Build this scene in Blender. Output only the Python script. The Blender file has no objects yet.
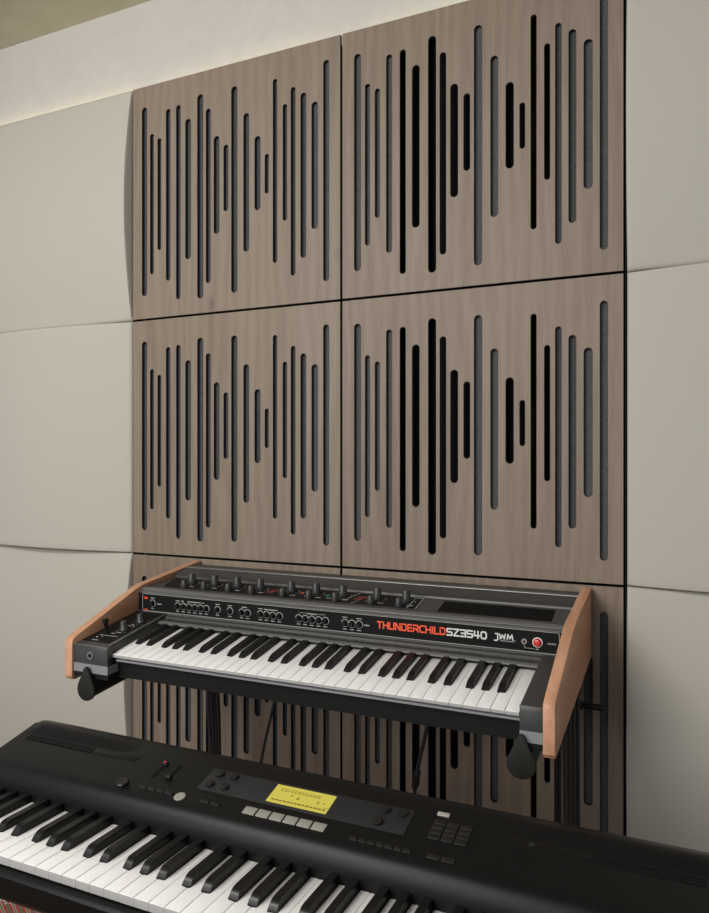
import bpy, bmesh, math, random
from mathutils import Vector, Matrix
random.seed(7)
sc = bpy.context.scene
COL = sc.collection
EYE = 1.285                     # camera height; z values below are written relative to it and lifted by V()
PI = math.pi

# ------------------------------------------------------------------ materials
def new_mat(name):
    m = bpy.data.materials.new(name); m.use_nodes = True
    nt = m.node_tree; b = nt.nodes['Principled BSDF']
    return m, nt, b
def plain(name, col, rough=.5, metal=0, spec=.5, bump=0, scale=400, var=0, emit=None, es=0, coat=0):
    m, nt, b = new_mat(name)
    b.inputs['Base Color'].default_value = (*col, 1)
    b.inputs['Roughness'].default_value = rough
    b.inputs['Metallic'].default_value = metal
    b.inputs['Specular IOR Level'].default_value = spec
    b.inputs['Coat Weight'].default_value = coat
    if emit:
        b.inputs['Emission Color'].default_value = (*emit, 1); b.inputs['Emission Strength'].default_value = es
    tc = nt.nodes.new('ShaderNodeTexCoord')
    n = nt.nodes.new('ShaderNodeTexNoise'); n.inputs['Scale'].default_value = scale; n.inputs['Detail'].default_value = 3
    nt.links.new(tc.outputs['Object'], n.inputs['Vector'])
    if bump:
        bp = nt.nodes.new('ShaderNodeBump'); bp.inputs['Strength'].default_value = bump; bp.inputs['Distance'].default_value = .001
        nt.links.new(n.outputs['Fac'], bp.inputs['Height']); nt.links.new(bp.outputs['Normal'], b.inputs['Normal'])
    r = nt.nodes.new('ShaderNodeValToRGB')
    v = var or .03
    r.color_ramp.elements[0].position = .3; r.color_ramp.elements[1].position = .7
    r.color_ramp.elements[0].color = (*[c*(1-v) for c in col], 1)
    r.color_ramp.elements[1].color = (*[min(1, c*(1+v)) for c in col], 1)
    nt.links.new(n.outputs['Fac'], r.inputs['Fac']); nt.links.new(r.outputs['Color'], b.inputs['Base Color'])
    return m
def wood(name, dark, mid, light, axis, fine=90, broad=7, rough=.5, stretch=.06, knots=True, seed=0.0):
    """grain runs along `axis` (0 x, 1 y, 2 z)"""
    m, nt, b = new_mat(name)
    N, L = nt.nodes, nt.links
    tc = N.new('ShaderNodeTexCoord')
    mp = N.new('ShaderNodeMapping'); s = [1, 1, 1]; s[axis] = stretch
    mp.inputs['Scale'].default_value = s
    oi = N.new('ShaderNodeObjectInfo')
    off = N.new('ShaderNodeVectorMath'); off.operation = 'MULTIPLY_ADD'
    off.inputs[1].default_value = (1, 1, 1)
    cb = N.new('ShaderNodeCombineXYZ'); mu = N.new('ShaderNodeMath'); mu.operation = 'MULTIPLY'; mu.inputs[1].default_value = 9 + seed
    L.new(oi.outputs['Random'], mu.inputs[0]); 
    for i in range(3): L.new(mu.outputs[0], cb.inputs[i])
    L.new(tc.outputs['Object'], off.inputs[0]); L.new(cb.outputs[0], off.inputs[2])
    L.new(off.outputs[0], mp.inputs['Vector'])
    n1 = N.new('ShaderNodeTexNoise'); n1.inputs['Scale'].default_value = broad; n1.inputs['Detail'].default_value = 6; n1.inputs['Distortion'].default_value = 1.2
    n2 = N.new('ShaderNodeTexNoise'); n2.inputs['Scale'].default_value = fine; n2.inputs['Detail'].default_value = 8; n2.inputs['Roughness'].default_value = .65
    n3 = N.new('ShaderNodeTexWave'); n3.wave_type = 'BANDS'; n3.bands_direction = 'X' if axis != 0 else 'Z'
    n3.inputs['Scale'].default_value = 9; n3.inputs['Distortion'].default_value = 11; n3.inputs['Detail'].default_value = 2; n3.inputs['Detail Scale'].default_value = .9; n3.inputs['Detail Roughness'].default_value = .4
    for n in (n1, n2): L.new(mp.outputs[0], n.inputs['Vector'])
    mp3 = N.new('ShaderNodeMapping'); s3 = [1, 1, 1]; s3[axis] = .22; mp3.inputs['Scale'].default_value = s3
    L.new(off.outputs[0], mp3.inputs['Vector']); L.new(mp3.outputs[0], n3.inputs['Vector'])
    def mix(a, c, f):
        x = N.new('ShaderNodeMix'); x.data_type = 'FLOAT'; x.inputs[0].default_value = f
        L.new(a, x.inputs[2]); L.new(c, x.inputs[3]); return x.outputs[0]
    f = mix(mix(n1.outputs['Fac'], n2.outputs['Fac'], .5), n3.outputs['Fac'], .10)
    r = N.new('ShaderNodeValToRGB'); e = r.color_ramp.elements
    e[0].position = .34; e[0].color = (*dark, 1); e[1].position = .66; e[1].color = (*light, 1)
    x = e.new(.5); x.color = (*mid, 1)
    L.new(f, r.inputs['Fac'])
    out = r.outputs['Color']
    if knots:
        vo = N.new('ShaderNodeTexVoronoi'); vo.inputs['Scale'].default_value = 3.4
        mp2 = N.new('ShaderNodeMapping'); s2 = [1, 1, 1]; s2[axis] = .45; mp2.inputs['Scale'].default_value = s2
        L.new(off.outputs[0], mp2.inputs['Vector']); L.new(mp2.outputs[0], vo.inputs['Vector'])
        kr = N.new('ShaderNodeValToRGB'); kr.color_ramp.elements[0].position = .01; kr.color_ramp.elements[0].color = (.55, .5, .48, 1)
        kr.color_ramp.elements[1].position = .05; kr.color_ramp.elements[1].color = (1, 1, 1, 1)
        L.new(vo.outputs['Distance'], kr.inputs['Fac'])
        mm = N.new('ShaderNodeMix'); mm.data_type = 'RGBA'; mm.blend_type = 'MULTIPLY'; mm.inputs[0].default_value = .7
        L.new(out, mm.inputs[6]); L.new(kr.outputs['Color'], mm.inputs[7]); out = mm.outputs[2]
    L.new(out, b.inputs['Base Color'])
    b.inputs['Roughness'].default_value = rough; b.inputs['Specular IOR Level'].default_value = .35
    bp = N.new('ShaderNodeBump'); bp.inputs['Strength'].default_value = .15; bp.inputs['Distance'].default_value = .0006
    L.new(n2.outputs['Fac'], bp.inputs['Height']); L.new(bp.outputs['Normal'], b.inputs['Normal'])
    return m
def felt_mat(name, lo, hi):
    m, nt, b = new_mat(name); N, L = nt.nodes, nt.links
    tc = N.new('ShaderNodeTexCoord'); n = N.new('ShaderNodeTexNoise'); n.inputs['Scale'].default_value = 480; n.inputs['Detail'].default_value = 4
    r = N.new('ShaderNodeValToRGB'); r.color_ramp.elements[0].position = .35; r.color_ramp.elements[1].position = .68
    r.color_ramp.elements[0].color = (*lo, 1); r.color_ramp.elements[1].color = (*hi, 1)
    L.new(tc.outputs['Object'], n.inputs['Vector']); L.new(n.outputs['Fac'], r.inputs['Fac']); L.new(r.outputs['Color'], b.inputs['Base Color'])
    b.inputs['Roughness'].default_value = 1; b.inputs['Specular IOR Level'].default_value = .1
    return m
def rug_mat():
    m, nt, b = new_mat('woven rug'); N, L = nt.nodes, nt.links
    tc = N.new('ShaderNodeTexCoord'); mp = N.new('ShaderNodeMapping'); mp.inputs['Rotation'].default_value = (0, 0, math.radians(-62))
    L.new(tc.outputs['Object'], mp.inputs['Vector'])
    w = N.new('ShaderNodeTexWave'); w.bands_direction = 'X'; w.inputs['Scale'].default_value = 11; w.inputs['Distortion'].default_value = 1.2; w.inputs['Detail'].default_value = 2
    L.new(mp.outputs[0], w.inputs['Vector'])
    r = N.new('ShaderNodeValToRGB'); r.color_ramp.interpolation = 'CONSTANT'; e = r.color_ramp.elements
    e[0].position = 0; e[0].color = (.10, .12, .07, 1); e[1].position = .18; e[1].color = (.42, .03, .04, 1)
    for p, c in ((.45, (.09, .02, .02)), (.6, (.5, .05, .06)), (.82, (.30, .28, .25)), (.93, (.14, .16, .06))):
        x = e.new(p); x.color = (*c, 1)
    L.new(w.outputs['Fac'], r.inputs['Fac'])
    vo = N.new('ShaderNodeTexVoronoi'); vo.inputs['Scale'].default_value = 95; L.new(tc.outputs['Object'], vo.inputs['Vector'])
    n = N.new('ShaderNodeTexNoise'); n.inputs['Scale'].default_value = 6; L.new(tc.outputs['Object'], n.inputs['Vector'])
    g = N.new('ShaderNodeMath'); g.operation = 'GREATER_THAN'; g.inputs[1].default_value = .53; L.new(n.outputs['Fac'], g.inputs[0])
    g2 = N.new('ShaderNodeMath'); g2.operation = 'LESS_THAN'; g2.inputs[1].default_value = .45; L.new(vo.outputs['Distance'], g2.inputs[0])
    mu = N.new('ShaderNodeMath'); mu.operation = 'MULTIPLY'; L.new(g.outputs[0], mu.inputs[0]); L.new(g2.outputs[0], mu.inputs[1])
    mx = N.new('ShaderNodeMix'); mx.data_type = 'RGBA'; L.new(mu.outputs[0], mx.inputs[0]); L.new(r.outputs['Color'], mx.inputs[6]); mx.inputs[7].default_value = (.4, .42, .38, 1)
    L.new(mx.outputs[2], b.inputs['Base Color']); b.inputs['Roughness'].default_value = 1
    return m

M = {}
M['panel_wood'] = wood('grey brown oak veneer', (.162, .121, .090), (.205, .158, .119), (.240, .190, .147), 2, fine=230, broad=5, rough=.55, stretch=.05)
M['slot_edge'] = plain('dark core board', (.018, .018, .019), .9)
M['felt'] = felt_mat('grey felt', (.060, .060, .061), (.108, .108, .110))
M['felt_dark'] = felt_mat('dark felt', (.045, .0455, .047), (.085, .086, .089))
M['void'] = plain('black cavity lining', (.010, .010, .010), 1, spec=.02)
M['fabric'] = plain('beige wall fabric', (.44, .418, .368), .95, spec=.1, bump=.25, scale=900, var=.04)
M['wall'] = plain('off white wall paint', (.49, .468, .442), .9, spec=.2, scale=30)
M['ceiling'] = plain('khaki ceiling paint', (.36, .347, .295), .9, spec=.2, scale=9, var=.05)
M['floor'] = wood('dark floor boards', (.05, .035, .025), (.08, .055, .04), (.11, .08, .055), 1, rough=.5)
M['skirting'] = plain('painted skirting', (.45, .43, .40), .6)
M['rug'] = rug_mat()
M['cheek'] = wood('orange cherry wood', (.40, .200, .112), (.49, .258, .152), (.56, .312, .195), 1, fine=140, broad=14, rough=.42, stretch=.12, knots=False)
M['case'] = plain('charcoal painted metal', (.047, .047, .045), .38, metal=.2, bump=.06, scale=1200)
M['case_highlight'] = plain('grey metal edge highlight', (.17, .17, .165), .34, metal=.5, bump=.05, scale=1500)  # paler than the case, to paint the reflected highlights on its edges
M['fascia'] = plain('black control fascia', (.007, .007, .007), .65, spec=.12)
M['inlay'] = plain('black satin inlay', (.006, .006, .006), .65, spec=.2)
M['strip'] = plain('light grey strip', (.27, .27, .28), .45, metal=.3)
M['black'] = plain('satin black plastic', (.006, .006, .006), .45, spec=.3)
M['matte'] = plain('matte black steel', (.011, .011, .0095), .65, spec=.3, bump=.1, scale=900)
M['knob'] = plain('dark grey knob plastic', (.024, .024, .024), .38)
M['white'] = plain('white print', (.62, .62, .60), .6)
M['greyprint'] = plain('grey print', (.30, .30, .29), .6)
M['orange'] = plain('orange red print', (.80, .085, .030), .55)
M['red'] = plain('red plastic', (.60, .02, .02), .3, coat=.5)
M['dullred'] = plain('dull red print', (.12, .008, .010), .5)
M['green'] = plain('green print', (.02, .20, .08), .5)
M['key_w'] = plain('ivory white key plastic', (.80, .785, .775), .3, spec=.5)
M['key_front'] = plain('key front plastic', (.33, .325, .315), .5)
M['key_b'] = plain('black key plastic', (.006, .006, .006), .33, spec=.3)
M['piano'] = plain('black textured piano shell', (.0048, .0048, .0048), .34, spec=.21, bump=.25, scale=1500, var=.1)
M['piano_panel'] = plain('grey control strip', (.017, .017, .018), .55, spec=.35)
M['btn_grey'] = plain('warm grey button', (.25, .245, .215), .55)
M['btn_lite'] = plain('pale button', (.34, .315, .27), .55)
M['btn_black'] = plain('black button', (.006, .006, .006), .4)
M['lcd'] = plain('yellow backlit screen', (.28, .25, .035), .4, emit=(.62, .53, .09), es=.50)
M['lcd_ink'] = plain('screen ink', (.16, .10, .01), .5, emit=(.2, .1, .01), es=.15)
M['led'] = plain('lit red lamp', (.6, .02, .01), .4, emit=(1, .06, .03), es=.55)
M['window'] = plain('orange indicator window', (.65, .06, .02), .4)
M['cable'] = plain('black cable rubber', (.010, .009, .009), .5)
M['cable_brown'] = plain('dark brown cable rubber', (.020, .012, .010), .55)
M['metal'] = plain('nickel socket', (.5, .5, .5), .25, metal=1)

# ------------------------------------------------------------------ object helpers
def V(x, d, z): return Vector((x, d, EYE + z))
def empty(name, loc, label, cat, group=None):
    o = bpy.data.objects.new(name, None); COL.objects.link(o); o.location = loc
    o.empty_display_size = .05
    o['label'] = label; o['category'] = cat
    if group: o['group'] = group
    return o
def root_loc(p):
    v = Vector((0, 0, 0))
    while p is not None: v += p.location; p = p.parent
    return v
def finish(bm, name, mat, parent=None, smooth=35, origin=None, recalc=True):
    """bm holds world-space geometry; make it ONE object, local to its parent / its own centre"""
    if recalc: bmesh.ops.recalc_face_normals(bm, faces=bm.faces)
    if parent is not None: off = root_loc(parent); loc = Vector((0, 0, 0))
    else:
        c = origin if origin is not None else sum((v.co for v in bm.verts), Vector())/max(1, len(bm.verts))
        off = c; loc = c
    if parent is not None:
        c = sum((v.co for v in bm.verts), Vector())/max(1, len(bm.verts))
        loc = c - off; off = c
    for v in bm.verts: v.co -= off
    if smooth:
        for f in bm.faces: f.smooth = True
    me = bpy.data.meshes.new(name); bm.to_mesh(me); bm.free()
    mats = mat if isinstance(mat, (list, tuple)) else [mat]
    for m in mats: me.materials.append(m)
    if smooth: me.set_sharp_from_angle(angle=math.radians(smooth))
    o = bpy.data.objects.new(name, me); COL.objects.link(o)
    o.location = loc
    if parent is not None: o.parent = parent
    return o
def tag(o, label, cat, group=None):
    o['label'] = label; o['category'] = cat
    if group: o['group'] = group
    return o
def struct(o): o['kind'] = 'structure'; return o

def add_hull8(bm, P, bev=0, seg=2, mi=0):
    vs = [bm.verts.new(p) for p in P]
    fs = [bm.faces.new([vs[i] for i in q]) for q in ((0, 1, 2, 3), (7, 6, 5, 4), (0, 4, 5, 1), (1, 5, 6, 2), (2, 6, 7, 3), (3, 7, 4, 0))]
    for f in fs: f.material_index = mi
    if bev:
        es = list({e for f in fs for e in f.edges})
        bmesh.ops.bevel(bm, geom=es, offset=bev, segments=seg, affect='EDGES', profile=.5, clamp_overlap=True)
def add_box(bm, x0, x1, y0, y1, z0, z1, bev=0, seg=2, mi=0):
    add_hull8(bm, [Vector(p) for p in ((x0, y0, z0), (x1, y0, z0), (x1, y1, z0), (x0, y1, z0), (x0, y0, z1), (x1, y0, z1), (x1, y1, z1), (x0, y1, z1))], bev, seg, mi)
def box(x0, x1, d0, d1, z0, z1, bev=0, seg=2):
    bm = bmesh.new(); add_box(bm, x0, x1, d0, d1, EYE+z0, EYE+z1, bev, seg); return bm
def add_prism(bm, pts, x0, x1, cap_bev=0, bev=0, seg=3, mi=0):
    """profile pts (d, z) pulled along x"""
    a = [bm.verts.new(V(x0, d, z)) for d, z in pts]; b = [bm.verts.new(V(x1, d, z)) for d, z in pts]
    n = len(pts); side = []
    for i in range(n):
        side.append(bm.faces.new((a[i], a[(i+1) % n], b[(i+1) % n], b[i])))
    fa = bm.faces.new(a); fb = bm.faces.new(list(reversed(b)))
    for f in side+[fa, fb]: f.material_index = mi
    if bev: bmesh.ops.bevel(bm, geom=list({e for f in side+[fa, fb] for e in f.edges}), offset=bev, segments=seg, affect='EDGES', profile=.5, clamp_overlap=True)
    elif cap_bev: bmesh.ops.bevel(bm, geom=list(fa.edges)+list(fb.edges), offset=cap_bev, segments=seg, affect='EDGES', profile=.5, clamp_overlap=True)
def prism(pts, x0, x1, **k):
    bm = bmesh.new(); add_prism(bm, pts, x0, x1, **k); return bm
def add_slab(bm, x0, x1, d0, d1, pl, h0, h1, bev=0, seg=2, mi=0):
    """box lying on the sloped plane pl(d) -> z"""
    P = [V(x0, d0, pl(d0)+h0), V(x1, d0, pl(d0)+h0), V(x1, d1, pl(d1)+h0), V(x0, d1, pl(d1)+h0),
         V(x0, d0, pl(d0)+h1), V(x1, d0, pl(d0)+h1), V(x1, d1, pl(d1)+h1), V(x0, d1, pl(d1)+h1)]
    add_hull8(bm, P, bev, seg, mi)
def slab(*a, **k):
    bm = bmesh.new(); add_slab(bm, *a, **k); return bm
def frame_for(axis):
    z = Vector(axis).normalized(); t = Vector((1, 0, 0)) if abs(z.x) < .9 else Vector((0, 1, 0))
    x = t.cross(z).normalized(); y = z.cross(x); return x, y, z
def add_lathe(bm, prof, org, axis, n=20, mi=0):
    """prof = [(radius, height)...] closed at both ends"""
    x, y, z = frame_for(axis); rings = []
    for r, h in prof:
        rings.append([bm.verts.new(org + z*h + (x*math.cos(2*PI*k/n) + y*math.sin(2*PI*k/n))*r) for k in range(n)])
    for A, B in zip(rings, rings[1:]):
        for k in range(n): bm.faces.new((A[k], A[(k+1) % n], B[(k+1) % n], B[k])).material_index = mi
    bm.faces.new(list(reversed(rings[0]))).material_index = mi; bm.faces.new(rings[-1]).material_index = mi
def lathe(*a, **k):
    bm = bmesh.new(); add_lathe(bm, *a, **k); return bm
def add_ring(bm, org, axis, r0, r1, h, a0=0, a1=2*PI, n=24, mi=0):
    x, y, z = frame_for(axis); full = abs(a1-a0-2*PI) < 1e-6
    m = n if full else n+1; L = []
    for k in range(m):
        t = a0+(a1-a0)*k/n; dv = x*math.cos(t)+y*math.sin(t)
        L.append([bm.verts.new(org+dv*r0), bm.verts.new(org+dv*r1), bm.verts.new(org+dv*r1+z*h), bm.verts.new(org+dv*r0+z*h)])
    for k in range(n):
        A = L[k]; B = L[(k+1) % m]
        for i in range(4): bm.faces.new((A[i], A[(i+1) % 4], B[(i+1) % 4], B[i])).material_index = mi
    if not full: bm.faces.new(L[0]); bm.faces.new(list(reversed(L[-1])))
def add_tube(bm, pts, r, n=10):
    rings = []; N = len(pts)
    up = None
    for i, p in enumerate(pts):
        d = (pts[min(i+1, N-1)] - pts[max(i-1, 0)]).normalized()
        if up is None: x, y, _ = frame_for(d); up = x
        x = (up - d*up.dot(d)).normalized(); y = d.cross(x); up = x
        rr = r[i] if isinstance(r, (list, tuple)) else r
        rings.append([bm.verts.new(p + (x*math.cos(2*PI*k/n)+y*math.sin(2*PI*k/n))*rr) for k in range(n)])
    for A, B in zip(rings, rings[1:]):
        for k in range(n): bm.faces.new((A[k], A[(k+1) % n], B[(k+1) % n], B[k]))
    bm.faces.new(list(reversed(rings[0]))); bm.faces.new(rings[-1])
def spline(P, k=8):
    out = []; n = len(P)
    for i in range(n-1):
        p0 = P[max(i-1, 0)]; p1 = P[i]; p2 = P[i+1]; p3 = P[min(i+2, n-1)]
        for j in range(k):
            t = j/k
            out.append(.5*((2*p1)+(p2-p0)*t+(2*p0-5*p1+4*p2-p3)*t*t+(3*p1-p0-3*p2+p3)*t**3))
    out.append(P[-1]); return out

# stroke lettering
G = {
 'T': (1, [[(0, 1), (1, 1)], [(.5, 1), (.5, 0)]]), 'H': (1, [[(0, 0), (0, 1)], [(1, 0), (1, 1)], [(0, .5), (1, .5)]]),
 'U': (1, [[(0, 1), (0, .15), (.15, 0), (.85, 0), (1, .15), (1, 1)]]), 'N': (1, [[(0, 0), (0, 1), (.12, 1), (.88, 0), (1, 0), (1, 1)]]),
 'D': (1, [[(0, 1), (.75, 1), (1, .75), (1, .25), (.75, 0), (0, 0), (0, .62)]]), 'E': (.85, [[(1, 1), (0, 1), (0, 0), (1, 0)], [(0, .5), (.9, .5)]]),
 'R': (1, [[(0, 0), (0, .62)], [(0, 1), (.8, 1), (1, .85), (1, .6), (.8, .42), (.25, .42)], [(.6, .42), (1, 0)]]),
 'C': (1, [[(1, 1), (.25, 1), (0, .75), (0, .25), (.25, 0), (1, 0)]]), 'I': (.12, [[(.5, 0), (.5, 1)]]), 'L': (.8, [[(0, 1), (0, 0), (1, 0)]]),
 'S': (1, [[(1, 1), (.12, 1), (0, .9), (0, .6), (.12, .5), (.88, .5), (1, .4), (1, .1), (.88, 0), (0, 0)]]),
 'Z': (1, [[(0, 1), (1, 1), (0, 0), (1, 0)]]), '3': (1, [[(0, 1), (1, 1), (1, 0), (0, 0)], [(.2, .5), (1, .5)]]),
 '5': (1, [[(1, 1), (0, 1), (0, .52), (.88, .52), (1, .4), (1, .1), (.88, 0), (0, 0)]]), '4': (1, [[(.1, 1), (0, .35), (1, .35)], [(.75, 1), (.75, 0)]]),
 '0': (1, [[(.2, 1), (.8, 1), (1, .8), (1, .2), (.8, 0), (.2, 0), (0, .2), (0, .8), (.2, 1)]]),
 'J': (.7, [[(.3, 1), (1, 1), (1, -.15), (.75, -.45), (0, -.45)]]), 'W': (1.25, [[(0, 1), (.2, 0), (.5, .8), (.8, 0), (1, 1)]]),
 'M': (1.2, [[(0, 0), (.15, 1), (.5, .2), (.85, 1), (1, 0)]]),
 'P': (.9, [[(0, 0), (0, 1), (1, 1), (1, .45), (0, .45)]]), 'O': (1, [[(0, 0), (0, 1), (1, 1), (1, 0), (0, 0)]]),
}
def add_strokes(bm, text, org, ux, uy, nz, h, w, total, th0):
    """write text from org along ux; h height, total = full width"""
    gap = .38
    units = sum(G[c][0] for c in text) + gap*(len(text)-1)
    s = total/units; cx = 0
    cnt = 0
    for c in text:
        gw, lines = G[c]
        for ln in lines:
            for a, b in zip(ln, ln[1:]):
                A = Vector(((cx+a[0]*gw)*s, a[1]*h)); B = Vector(((cx+b[0]*gw)*s, b[1]*h))
                d = (B-A); l = d.length
                if l < 1e-7: continue
                d /= l; p = Vector((-d.y, d.x))*w/2; A = A-d*w*.45; B = B+d*w*.45
                q = [A-p, B-p, B+p, A+p]; cnt += 1; th = th0*(1+.12*(cnt % 5))
                add_hull8(bm, [org+ux*v.x+uy*v.y for v in q]+[org+ux*v.x+uy*v.y+nz*th for v in q])
        cx += gw+gap

# ------------------------------------------------------------------ room shell
PX0, PZ0, PD, PP = -1.4292, 1.0382, 1.6177, .65      # panel grid: left edge, top edge, front plane, pitch
WALL = 1.668
FL = -EYE
CEIL = 1.3085
def big(name, x0, x1, d0, d1, z0, z1, mat):
    return struct(finish(box(x0, x1, d0, d1, z0, z1), name, mat, smooth=0))
big('floor', -3.2, 1.7, -1.9, WALL+.1, FL-.1, FL, M['floor'])
big('ceiling', -3.2, 1.7, -1.9, WALL+.1, CEIL, CEIL+.1, M['ceiling'])
big('wall_back', -3.2, 1.7, WALL, WALL+.1, FL, CEIL, M['wall'])
big('baseboard_back', -3.2, 1.7, WALL-.015, WALL, FL, FL+.09, M['skirting'])

# ------------------------------------------------------------------ slotted wooden panels
SLOTS = [(0.0435, -0.0609, -0.5838, 0.0179), (0.0696, -0.1385, -0.5253, 0.013), (0.0954, -0.1551, -0.4622, 0.0128), (0.1255, -0.081, -0.5491, 0.015), (0.1597, -0.0772, -0.6027, 0.0148), (0.1922, -0.1206, -0.4982, 0.0184), (0.2319, -0.0629, -0.6073, 0.0190), (0.2579, -0.1063, -0.5687, 0.0151), (0.2846, -0.184, -0.4414, 0.018), (0.3141, -0.212, -0.3861, 0.0150), (0.3401, -0.0645, -0.6025, 0.0186), (0.377, -0.1416, -0.4993, 0.0172), (0.4112, -0.2073, -0.397, 0.0179), (0.4389, -0.2579, -0.3585, 0.0118), (0.4633, -0.0716, -0.538, 0.0126), (0.4922, -0.1411, -0.4348, 0.0124), (0.5159, -0.103, -0.5756, 0.0132), (0.545, -0.1234, -0.5348, 0.0158), (0.5772, -0.1523, -0.467, 0.0182), (0.6089, -0.0563, -0.5992, 0.0162)]
G2 = .0028      # half gap between panels
def slotted_mesh():
    cu = bpy.data.curves.new('slots', 'CURVE'); cu.dimensions = '2D'; cu.fill_mode = 'BOTH'; cu.extrude = .0045; cu.bevel_depth = .0006; cu.bevel_resolution = 0; cu.offset = -.0006
    def poly(pts):
        s = cu.splines.new('POLY'); s.points.add(len(pts)-1)
        for p, q in zip(s.points, pts): p.co = (q[0], q[1], 0, 1)
        s.use_cyclic_u = True
    poly([(G2, -G2), (PP-G2, -G2), (PP-G2, -PP+G2), (G2, -PP+G2)])
    for u, t, b, w in SLOTS:
        r = w/2; n = 8
        poly([(u+r*math.cos(PI*k/n), t-r+r*math.sin(PI*k/n)) for k in range(n+1)] + [(u-r*math.cos(PI*k/n), b+r-r*math.sin(PI*k/n)) for k in range(n+1)])
    o = bpy.data.objects.new('tmp', cu); COL.objects.link(o)
    dg = bpy.context.evaluated_depsgraph_get(); me = bpy.data.meshes.new_from_object(o.evaluated_get(dg))
    bpy.data.objects.remove(o); bpy.data.curves.remove(cu)
    me.transform(Matrix.Rotation(PI/2, 4, 'X')); me.transform(Matrix.Translation((0, .0051, 0)))
    me.materials.clear(); me.materials.append(M['panel_wood']); me.materials.append(M['slot_edge'])
    for p in me.polygons: p.material_index = 0 if abs(p.normal.y) > .5 else 1; p.use_smooth = False
    me.name = 'slotted_face'
    return me
SLOT_ME = slotted_mesh()
colname = ['left', 'right']; rowname = ['topmost row, lit from the cove above', 'middle row, fully in view', 'bottom row, half hidden by the keyboards']
for c in range(2):
    for r in range(3):
        X = PX0+c*PP; Z = PZ0-r*PP
        t = empty('acoustic_panel', V(X, PD, Z), 'slotted grey-brown wood acoustic panel, %s column, %s' % (colname[c], rowname[r]), 'wall panel', 'slotted wooden acoustic panels')
        f = bpy.data.objects.new('slotted_face', SLOT_ME); COL.objects.link(f); f.parent = t
        zt, zb = Z-.012, Z-PP+.012
        if c == 0:
            finish(box(X+.012, X+.561, PD+.0106, PD+.017, zb, zt), 'felt_backing', M['felt_dark'], t)
            finish(box(X+.561, X+PP-.012, PD+.0106, PD+.017, zb, zt), 'felt_backing', M['felt'], t)
        else:
            for (u0, u1, mt, nm) in ((.015, .142, 'felt', 'felt_backing'), (.328, .395, 'felt', 'felt_backing'), (.505, .562, 'felt_dark', 'felt_backing'), (.562, .635, 'felt', 'felt_backing')):
                finish(box(X+u0, X+u1, PD+.0106, PD+.017, zb, zt), nm, M[mt], t)
            finish(box(X+.012, X+PP-.012, PD+.030, PD+.034, zb, zt), 'backing_board', M['void'], t)
        # battens that stand the panel off the wall
        bm = bmesh.new()
        for u in (.012, PP-.030): add_box(bm, X+u-.006, X+u+.018, PD+.0345 if c else PD+.0175, WALL, EYE+zb, EYE+zt)
        finish(bm, 'batten', M['void'], t)
# black reveal behind the joints
bm = bmesh.new()
add_box(bm, PX0+.004, PX0+2*PP-.004, WALL-.0012, WALL-.0002, EYE+PZ0-3*PP, EYE+PZ0-.02)
struct(finish(bm, 'trim_1', M['void'], smooth=0))
for i, xx in enumerate((PX0-.0015, PX0+2*PP+.0008)):
    bm = bmesh.new(); add_box(bm, xx-.0012 if i == 0 else xx-.0012, xx+.0020, PD+.006, WALL-.001, EYE+PZ0-3*PP, EYE+PZ0-.004)
    struct(finish(bm, 'trim_%d' % (i+2), M['void'], smooth=0))

# ------------------------------------------------------------------ upholstered wave pads
def pad(x0, zt, mode, label):
    nx = nz = 28; B = .032; e = .0012; r = .006
    bm = bmesh.new(); grid = []
    def prm(i, n):                      # crowded near the borders for the rounded edge
        t = i/n; return .5-.5*math.cos(PI*t)
    for j in range(nz+1):
        row = []
        for i in range(nx+1):
            u, v = prm(i, nx), prm(j, nz)
            x = x0+e+u*(PP-2*e); z = zt-e-v*(PP-2*e)
            h = B*math.sin(PI*(v if mode else u))**.9
            dx = min(u, 1-u)*PP; dz = min(v, 1-v)*PP; q = 0
            for dd in (dx, dz):
                if dd < r: q += r-math.sqrt(max(0, r*r-(r-dd)**2))
            row.append(bm.verts.new(V(x, PD+.001-h+min(q, r), z)))
        grid.append(row)
    for j in range(nz):
        for i in range(nx): bm.faces.new((grid[j][i], grid[j+1][i], grid[j+1][i+1], grid[j][i+1]))
    rim = [grid[0][i] for i in range(nx+1)]+[grid[j][nx] for j in range(1, nz+1)]+[grid[nz][i] for i in range(nx-1, -1, -1)]+[grid[j][0] for j in range(nz-1, 0, -1)]
    back = [bm.verts.new((v.co.x, WALL-.0185, v.co.z)) for v in rim]
    n = len(rim)
    for k in range(n): bm.faces.new((rim[k], rim[(k+1) % n], back[(k+1) % n], back[k]))
    bm.faces.new(back)
    t = empty('fabric_panel', V(x0+PP/2, PD, zt-PP/2), label, 'wall pad', 'beige fabric wave pads')
    finish(bm, 'fabric_cover', M['fabric'], t, smooth=50)
    finish(box(x0+.04, x0+PP-.04, WALL-.018, WALL, zt-PP+.04, zt-.04), 'backing_frame', M['skirting'], t)
side_l = ['beige fabric wave pad with bulging right edge, top left below the cove light',
          'beige fabric wave pad left of the slotted panels, middle of the left stack',
          'beige fabric wave pad left of the synthesizer, lowest of the left stack']
side_r = ['beige fabric wave pad right of the slotted panels, uppermost of the right stack',
          'beige fabric wave pad right of the slotted panels, middle of the right stack',
          'beige fabric wave pad at lower right behind the stage piano']
for r in range(3):
    pad(PX0-PP-.001, PZ0-r*PP, r != 1, side_l[r])
    pad(PX0+2*PP+.003, PZ0-r*PP, r != 1, side_r[r])

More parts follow.
